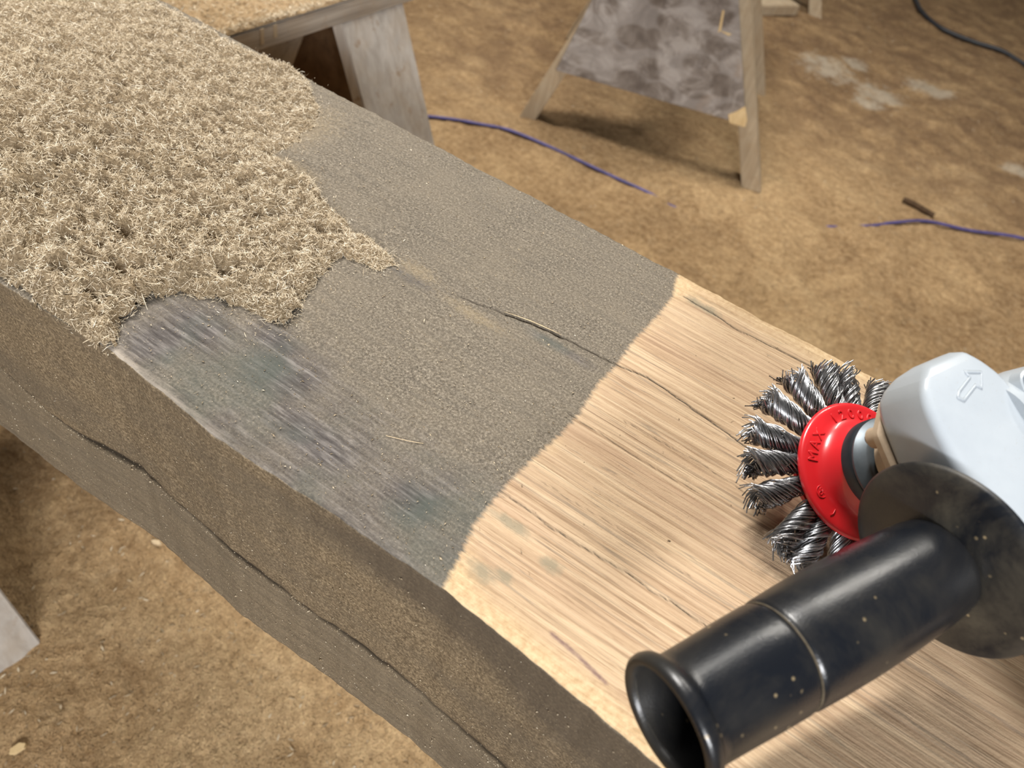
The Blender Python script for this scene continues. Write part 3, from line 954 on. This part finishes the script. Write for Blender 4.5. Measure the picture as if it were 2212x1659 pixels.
def chip(label, x, y, l, wdt, rot, mat):
    bm = bmesh.new()
    pts = [(-l, -wdt * 0.4), (-l * 0.4, -wdt), (l * 0.8, -wdt * 0.7), (l, wdt * 0.2), (l * 0.3, wdt), (-l * 0.8, wdt * 0.6)]
    lo = [bm.verts.new((a, b, 0.002 * math.sin(a * 90))) for a, b in pts]
    hi = [bm.verts.new((a * 0.93, b * 0.9, 0.004 + 0.002 * math.sin(a * 90))) for a, b in pts]
    bm.faces.new(list(reversed(lo))); bm.faces.new(hi)
    for i in range(6):
        j = (i + 1) % 6
        bm.faces.new((lo[i], lo[j], hi[j], hi[i]))
    bmesh.ops.recalc_face_normals(bm, faces=bm.faces)
    o = from_bm('wood_chip', bm, mat)
    o.location = (x, y, fz(x, y) + 0.003)
    o.rotation_euler = (0, 0, rot)
    tag(o, label, 'wood chip')


chip('single pale wood chip on the sand-coloured floor under the dusty side of the beam', -0.645, 0.352, 0.009, 0.004, 0.2, M_PALE)
chip('orange-tinged wood chip on the floor near the foot of the beam-carrying sawhorse', -0.535, 0.055, 0.010, 0.006, 1.1, M_RAW)

# loose shavings strewn on the floor
nsh = 11000
hx = np.concatenate([RNG.uniform(-1.9, 0.9, nsh // 2), RNG.uniform(-1.0, 0.1, nsh // 2)])
hy = np.concatenate([RNG.uniform(0.9, 4.6, nsh // 2), RNG.uniform(-0.15, 1.0, nsh // 2)])
dens = RNG.random(nsh) < np.clip(0.45 + 0.8 * fbm(hx * 3, hy * 3, 3), 0.05, 1)
hx, hy = hx[dens], hy[dens]
hz = FZ + floor_h(hx, hy) + 0.0015
fo = fibres(np.stack([hx, hy, hz], 1), 0.25, RNG.uniform(0.003, 0.010, len(hx)), RNG.uniform(0.0010, 0.0030, len(hx)),
            np.clip(RNG.normal(0.25, 0.24, len(hx)), 0, 1), 'floor_shavings', fl, M_FIBRE)

# ------------------------------------------------------------------ angle grinder lying on the brushed wood
AH = Vector((-0.4653, -0.8802, -0.0938)).normalized()
AN = Vector((0.3661, -0.2878, 0.8849)); AN = (AN - AH * AN.dot(AH)).normalized()
AM = AN.cross(AH)
gr = empty('angle_grinder')
gr.matrix_world = Matrix(((AH.x, AM.x, AN.x, 0.0607), (AH.y, AM.y, AN.y, 0.3395), (AH.z, AM.z, AN.z, 0.0300), (0, 0, 0, 1)))
tag(gr, 'silver and black angle grinder with red knotted wire wheel lying on the brushed wood', 'angle grinder')
# local frame: x along the side handle, y along the motor, z up the spindle, origin at the wheel centre

# wire wheel: red plates
prof = [(0.0362, 0.0078), (0.0368, 0.0092), (0.0364, 0.0106), (0.0352, 0.0113), (0.0335, 0.0116), (0.0300, 0.0120), (0.0272, 0.0126), (0.0252, 0.0140), (0.0234, 0.0164),
        (0.0221, 0.0190), (0.0212, 0.0215), (0.0205, 0.0245), (0.0100, 0.0250), (0.0100, 0.0228), (0.0196, 0.0225), (0.0215, 0.0170), (0.0240, 0.0128), (0.0300, 0.0104), (0.0350, 0.0094)]
wheel = lathe('wire_wheel', prof, 96, M_RED, gr, closed=True, angle=50)
wheel['label'] = 'red knotted wire wheel'
lathe('backing_plate', [(0.0100, -0.0105), (0.0250, -0.0105), (0.0256, -0.0092), (0.0250, -0.0078), (0.0100, -0.0080)], 64, M_RED, wheel, closed=True)


def knot_mesh(seed, sweep):
    r = np.random.default_rng(seed)
    nw, ns = 80, 13
    VV, FF, base = [], [], 0
    t = np.linspace(0, 1, ns)
    for k in range(nw):
        ph = r.uniform(0, 2 * PI)
        rho = r.random() ** 0.28
        tl = 1.0 + r.normal(0, 0.035)
        tt = t * tl
        Rb = 0.0042 + 0.0026 * np.sin(np.clip(tt, 0, 1) * PI * 0.55) + 0.0013 * np.clip((tt - 0.8) / 0.2, 0, 1.5) ** 1.5
        tw = ph + 2 * PI * 0.80 * tt ** 1.15 + r.normal(0, 0.06)
        R = Rb * rho * (1 + 0.06 * r.normal())
        fl_ = np.clip((tt - 0.86) / 0.14, 0, 1.3)
        ex = r.normal(0, 0.0007, 3)
        if r.random() < 0.08:
            ex *= 2.6
        Pz = np.stack([0.0285 + 0.0315 * tt, sweep * tt ** 1.6 + R * np.cos(tw) * 1.05, 0.0045 * (1 - tt) - 0.001 + R * np.sin(tw) * 0.92], 1)
        Pz = Pz + fl_[:, None] * ex[None]
        V, F = tube_arrays(Pz, 0.00036, 5)
        VV.append(V); FF.append(F + base); base += len(V)
    return mesh_np('wire_knot', np.concatenate(VV), np.concatenate(FF))


kms = []
for sd_, sw in ((1, 0.003), (2, 0.001), (5, 0.0045), (8, 0.002)):
    km = knot_mesh(sd_, sw)
    km.materials.append(M_WIRE)
    km.polygons.foreach_set('use_smooth', [True] * len(km.polygons))
    kms.append(km)
NK = 18
for i in range(NK):
    o = bpy.data.objects.new('wire_knot', kms[(i * 3 + i // 4) % 4])
    COL.objects.link(o)
    o.parent = wheel
    o.rotation_euler = (0, 0, 2 * PI * i / NK + math.radians(333) + random.uniform(-0.05, 0.05))

# embossed lettering on the red plate


def glyph_mesh(ch_, size, depth):
    cu = bpy.data.curves.new('emboss', 'FONT')
    cu.body = ch_
    cu.size = size
    cu.extrude = depth
    cu.bevel_depth = depth * 0.5
    cu.bevel_resolution = 1
    cu.align_x = 'CENTER'
    tmp = bpy.data.objects.new('emboss', cu)
    COL.objects.link(tmp)
    dg = bpy.context.evaluated_depsgraph_get()
    me_ = bpy.data.meshes.new_from_object(tmp.evaluated_get(dg))
    bpy.data.objects.remove(tmp)
    bpy.data.curves.remove(cu)
    return me_


def arc_text(s, a0, step):
    """characters running clockwise round the plate, tops outward"""
    VV, FF, base = [], [], 0
    for k, c in enumerate(s):
        if c == ' ':
            continue
        gm = glyph_mesh(c, 0.0072, 0.00026)
        bm = bmesh.new(); bm.from_mesh(gm)
        bmesh.ops.triangulate(bm, faces=bm.faces)
        bm.verts.ensure_lookup_table()
        V = np.array([v.co[:] for v in bm.verts]); F = np.array([[v.index for v in f.verts] for f in bm.faces])
        bm.free()
        an = math.radians(a0 - step * k)
        er = np.array([math.cos(an), math.sin(an), 0]); et = np.array([math.sin(an), -math.cos(an), 0])
        W = er * 0.0277 + V[:, :1] * et + V[:, 1:2] * er + np.array([0, 0, 1.0]) * (V[:, 2:3] + 0.0121)
        W[:, 2] += np.interp(np.hypot(W[:, 0], W[:, 1]), [0.027, 0.0300, 0.0335, 0.035], [0.0006, 0.0, -0.0004, -0.0007])
        VV.append(W); FF.append(F + base); base += len(W)
    me_ = mesh_np('embossed_text', np.concatenate(VV), np.concatenate(FF))
    return link('embossed_text', me_, M_RED, wheel)


arc_text('MAX', -34.0, 12.5)
arc_text('12000', -86.0, 11.5)
# round maker's mark: ring with a small three-leaf sign inside
er = np.array([math.cos(0.03), math.sin(0.03), 0])
cm_ = er * 0.0292 + np.array([0, 0, 0.01215])
VV, FF, base = [], [], 0
aa = np.linspace(0, 2 * PI, 33)
V, F = tube_arrays(np.stack([cm_[0] + 0.0031 * np.cos(aa), cm_[1] + 0.0031 * np.sin(aa), cm_[2] + 0 * aa], 1), 0.00022, 6)
VV.append(V); FF.append(F); base += len(V)
for k in range(3):
    c0 = cm_[:2] + 0.0011 * np.array([math.cos(2.09 * k + 0.4), math.sin(2.09 * k + 0.4)])
    V, F = tube_arrays(np.stack([c0[0] + 0.0008 * np.cos(aa), c0[1] + 0.0008 * np.sin(aa), cm_[2] + 0.0001 + 0 * aa], 1), 0.0002, 5)
    VV.append(V); FF.append(F + base); base += len(V)
link('embossed_mark', mesh_np('embossed_mark', np.concatenate(VV), np.concatenate(FF)), M_RED, wheel, True)
V, F = tube_arrays(np.array([(0.0265, 0.0115, 0.0126), (0.0285, 0.0130, 0.0123), (0.0305, 0.0128, 0.0121)]), 0.00022, 6)
link('embossed_mark', mesh_np('embossed_mark', V, F), M_RED, wheel, True)

# spindle collar
lathe('spindle_collar', [(0.008, 0.0240), (0.0222, 0.0240), (0.0236, 0.0248), (0.0238, 0.0300), (0.0232, 0.0312), (0.008, 0.0312)], 80, M_COLLARD, gr, closed=True)
lathe('clamp_flange', [(0.008, 0.0313), (0.0230, 0.0313), (0.0234, 0.0330), (0.0196, 0.0372), (0.0185, 0.0376), (0.008, 0.0376)], 80, M_COLLARG, gr, closed=True)
lathe('spindle', [(0.001, -0.008), (0.0075, -0.008), (0.0075, 0.042), (0.001, 0.042)], 32, M_COLLARG, gr, closed=True)

# beige bearing retainer with lugs, and the flange it is bolted through
lathe('bearing_retainer', [(0.010, 0.0385), (0.0155, 0.0385), (0.0172, 0.0400), (0.0176, 0.0440), (0.0190, 0.0470), (0.0205, 0.0530), (0.010, 0.0530)], 64, M_BEIGE, gr, closed=True)


def round_poly(cs, r, n=6):
    """rounded convex polygon, list of 2-D points"""
    out = []
    m_ = len(cs)
    for i in range(m_):
        p0, p1, p2_ = [np.array(cs[(i + k) % m_], float) for k in (-1, 0, 1)]
        a_ = (p0 - p1) / np.linalg.norm(p0 - p1); b_ = (p2_ - p1) / np.linalg.norm(p2_ - p1)
        ang = math.acos(np.clip(a_ @ b_, -1, 1))
        rr = r[i] if isinstance(r, (list, tuple)) else r
        d_ = rr / math.tan(ang / 2)
        s_ = p1 + a_ * d_; e_ = p1 + b_ * d_
        c_ = p1 + (a_ + b_) / np.linalg.norm(a_ + b_) * rr / math.sin(ang / 2)
        t0 = math.atan2(*(s_ - c_)[::-1]); t1 = math.atan2(*(e_ - c_)[::-1])
        dt = (t1 - t0 + PI) % (2 * PI) - PI
        for k in range(n + 1):
            th = t0 + dt * k / n
            out.append(c_ + rr * np.array([math.cos(th), math.sin(th)]))
    return np.array(out)


def loft(name, secs, mat, parent, axis='y', caps=True, angle=45):
    """secs: list of (t, Nx2 array) in the plane across the axis"""
    VV = []
    for t, q_ in secs:
        if axis == 'y':
            VV.append(np.stack([q_[:, 0], np.full(len(q_), t), q_[:, 1]], 1))
        else:
            VV.append(np.stack([q_[:, 0], q_[:, 1], np.full(len(q_), t)], 1))
    nj_ = len(VV[0])
    me_ = mesh_np(name, np.concatenate(VV), grid_faces(len(secs), nj_, True))
    bm = bmesh.new(); bm.from_mesh(me_); bm.verts.ensure_lookup_table()
    if caps:
        bm.faces.new([bm.verts[j] for j in range(nj_)])
        bm.faces.new([bm.verts[(len(secs) - 1) * nj_ + j] for j in range(nj_)])
    bmesh.ops.recalc_face_normals(bm, faces=bm.faces)
    bm.to_mesh(me_); bm.free()
    o = link(name, me_, mat, parent)
    smooth_by_angle(o, angle)
    return o


def interp_secs(tab, n, cr=5):
    """smoothly interpolated loft sections; tab rows: y, xb0, xb1, xt0, xt1, z0, z1, r_bottom, r_top"""
    T = np.array(tab, float)
    ys = np.unique(np.concatenate([np.linspace(T[0, 0], T[-1, 0], n), T[:, 0]]))
    out = []
    for yv in ys:
        i = int(np.clip(np.searchsorted(T[:, 0], yv) - 1, 0, len(T) - 2))
        u = (yv - T[i, 0]) / (T[i + 1, 0] - T[i, 0])
        a0, a1 = T[max(i - 1, 0)], T[min(i + 2, len(T) - 1)]
        h_ = T[i + 1, 0] - T[i, 0]
        m0 = (T[i + 1] - a0) / max(T[i + 1, 0] - a0[0], 1e-9) * h_
        m1 = (a1 - T[i]) / max(a1[0] - T[i, 0], 1e-9) * h_
        v_ = (2 * u ** 3 - 3 * u * u + 1) * T[i] + (u ** 3 - 2 * u * u + u) * m0 + (-2 * u ** 3 + 3 * u * u) * T[i + 1] + (u ** 3 - u * u) * m1
        _, xb0, xb1, xt0, xt1, z0, z1, rb, rt = v_
        out.append((yv, round_poly([(xb0, z0), (xb1, z0), (xt1, z1), (xt0, z1)], [rb, rb, rt, rt], cr)))
    return out


HT = [(-0.0408, -0.012, 0.008, -0.0105, 0.007, 0.0740, 0.0825, 0.003, 0.003),
      (-0.0390, -0.017, 0.013, -0.0135, 0.012, 0.0675, 0.0862, 0.004, 0.0035),
      (-0.0350, -0.021, 0.017, -0.0155, 0.0190, 0.0605, 0.0888, 0.006, 0.0036),
      (-0.0300, -0.024, 0.0195, -0.0190, 0.0235, 0.0575, 0.0897, 0.006, 0.0036),
      (-0.0220, -0.026, 0.0210, -0.0240, 0.0262, 0.0562, 0.0902, 0.006, 0.0038),
      (-0.0060, -0.028, 0.0225, -0.0275, 0.0272, 0.0560, 0.0912, 0.006, 0.0040),
      (0.0150, -0.029, 0.0245, -0.0280, 0.0280, 0.0555, 0.0945, 0.007, 0.0050),
      (0.0400, -0.030, 0.0265, -0.0285, 0.0280, 0.0540, 0.0980, 0.008, 0.0065),
      (0.0720, -0.030, 0.0270, -0.0285, 0.0270, 0.0520, 0.1000, 0.010, 0.0090)]
hous = loft('gear_housing', interp_secs(HT, 40), M_HOUS, gr, angle=50)
hous['label'] = 'silver gear housing'
# flange plate between housing and retainer
fp = [round_poly([(-0.0245, -0.0375), (0.0120, -0.0310), (0.0245, -0.0190), (0.0270, 0.0300), (-0.0290, 0.0300)], 0.0045, 6)]
loft('housing_flange', [(0.0530, fp[0] * 0.97), (0.0535, fp[0]), (0.0566, fp[0]), (0.0572, fp[0] * 0.97)], M_BEIGE, gr, axis='z', angle=40)
for (lx, ly) in ((0.0180, -0.0165), (-0.0195, -0.0305), (0.0205, 0.021), (-0.0225, 0.022)):
    lathe('flange_lug', [(0.0008, 0.0465), (0.0044, 0.0465), (0.0050, 0.0472), (0.0050, 0.0532), (0.0008, 0.0532)], 24, M_BEIGE, gr, origin=(lx, ly, 0), closed=True)
    lathe('flange_screw', [(0.0004, 0.0445), (0.0028, 0.0445), (0.0030, 0.0449), (0.0030, 0.0466), (0.0004, 0.0466)], 20, M_COLLARD, gr, origin=(lx, ly, 0), closed=True)
# boss for the handle on this side and the blank one on the other side
lathe('handle_boss', [(0.001, 0.022), (0.0165, 0.022), (0.0150, 0.0340), (0.0135, 0.0384), (0.001, 0.0384)], 40, M_HOUS, gr, 'x', (0, 0.0377, 0.0734), True)
lathe('handle_boss', [(0.001, -0.020), (0.0205, -0.020), (0.0195, -0.044), (0.0180, -0.0560), (0.0168, -0.0580), (0.0085, -0.0580), (0.0075, -0.0500), (0.001, -0.0500)], 48, M_HOUS, gr, 'x', (0, -0.003, 0.0755), True)
# raised arrow on the housing top
AR = [(0.0056, -0.0248), (0.0084, -0.0226), (0.0060, -0.0205), (-0.0049, -0.0242), (-0.0071, -0.0220), (-0.0119, -0.0282), (-0.0030, -0.0312), (-0.0043, -0.0283)]


def top_z(y):
    return float(np.interp(y, [r_[0] for r_ in HT], [r_[6] for r_ in HT]))


arp = []
for (x0, y0), (x1, y1) in zip(AR, AR[1:] + AR[:1]):
    for u in np.linspace(0, 1, 6)[:-1]:
        arp.append((x0 + (x1 - x0) * u, y0 + (y1 - y0) * u, top_z(y0 + (y1 - y0) * u) + 0.0001))
arp.append(arp[0])
o = tube('embossed_arrow', arp, 0.00055, M_HOUS, gr, 8)
# round screw cap on the housing top
lathe('screw_ring', [(0.0052, 0.0880), (0.0070, 0.0880), (0.0068, 0.0935), (0.0062, 0.0942), (0.0054, 0.0936), (0.0050, 0.0900)], 32, M_HOUS, gr, origin=(-0.0330, -0.0150, 0), closed=True)

# motor body behind the gear housing
lathe_secs = []
for yv, rr_ in ((0.0722, 0.0210), (0.0740, 0.0230), (0.080, 0.0235), (0.100, 0.0230), (0.104, 0.0222), (0.108, 0.0230), (0.145, 0.0225), (0.162, 0.0205), (0.167, 0.0165)):
    a = np.linspace(0, 2 * PI, 40, endpoint=False)
    lathe_secs.append((yv, np.stack([rr_ * np.cos(a) - 0.003, 0.0830 + rr_ * np.sin(a)], 1)))
loft('motor_body', lathe_secs, M_GRIP, gr, angle=40)

# side handle: guard disc and grip are separate meshes of the one handle part
GX = 0.0394
HO = (GX, 0.0377, 0.0734)
grip = [(0.0150, 0.0026), (0.0190, 0.0030), (0.0206, 0.0050), (0.0214, 0.0090), (0.0222, 0.0200), (0.0229, 0.0400), (0.0231, 0.0600), (0.0228, 0.0780), (0.0222, 0.0905),
        (0.0218, 0.0920), (0.0212, 0.0926), (0.0212, 0.0936), (0.0217, 0.0944), (0.0219, 0.0960), (0.0216, 0.1080), (0.0210, 0.1220), (0.0206, 0.1340), (0.0207, 0.1366),
        (0.0214, 0.1384), (0.0230, 0.1394), (0.0241, 0.1408), (0.0246, 0.1430), (0.0243, 0.1450), (0.0232, 0.1462), (0.0214, 0.1463), (0.0203, 0.1452), (0.0198, 0.1430),
        (0.0190, 0.1300), (0.0170, 0.1050), (0.0001, 0.1050)]
sidehandle = lathe('side_handle', grip, 96, M_GRIP, gr, 'x', HO, angle=60)
sidehandle['label'] = 'black plastic side handle with a hollow end'
lathe('hand_guard', [(0.0010, -0.0010), (0.0380, -0.0026), (0.0420, -0.0038), (0.0432, -0.0034), (0.0434, -0.0022), (0.0424, -0.0010), (0.0380, 0.0004), (0.0260, 0.0022), (0.0200, 0.0034), (0.0010, 0.0034)],
      96, M_GUARD, sidehandle, 'x', HO, True, 60)['label'] = 'dust-smeared round black guard disc'
lathe('end_lining', [(0.0199, 0.1436), (0.0192, 0.1300), (0.0172, 0.1052), (0.0002, 0.1052)], 64, M_HOLE, sidehandle, 'x', (HO[0] + 0.00006, HO[1], HO[2]), angle=60)
lathe('dirt_ring', [(0.0208, 0.0927), (0.02165, 0.0928), (0.02165, 0.0935), (0.0208, 0.0936)], 96, M_DIRT, sidehandle, 'x', HO, True, 60)['label'] = 'line of tan dust in the groove of the grip'
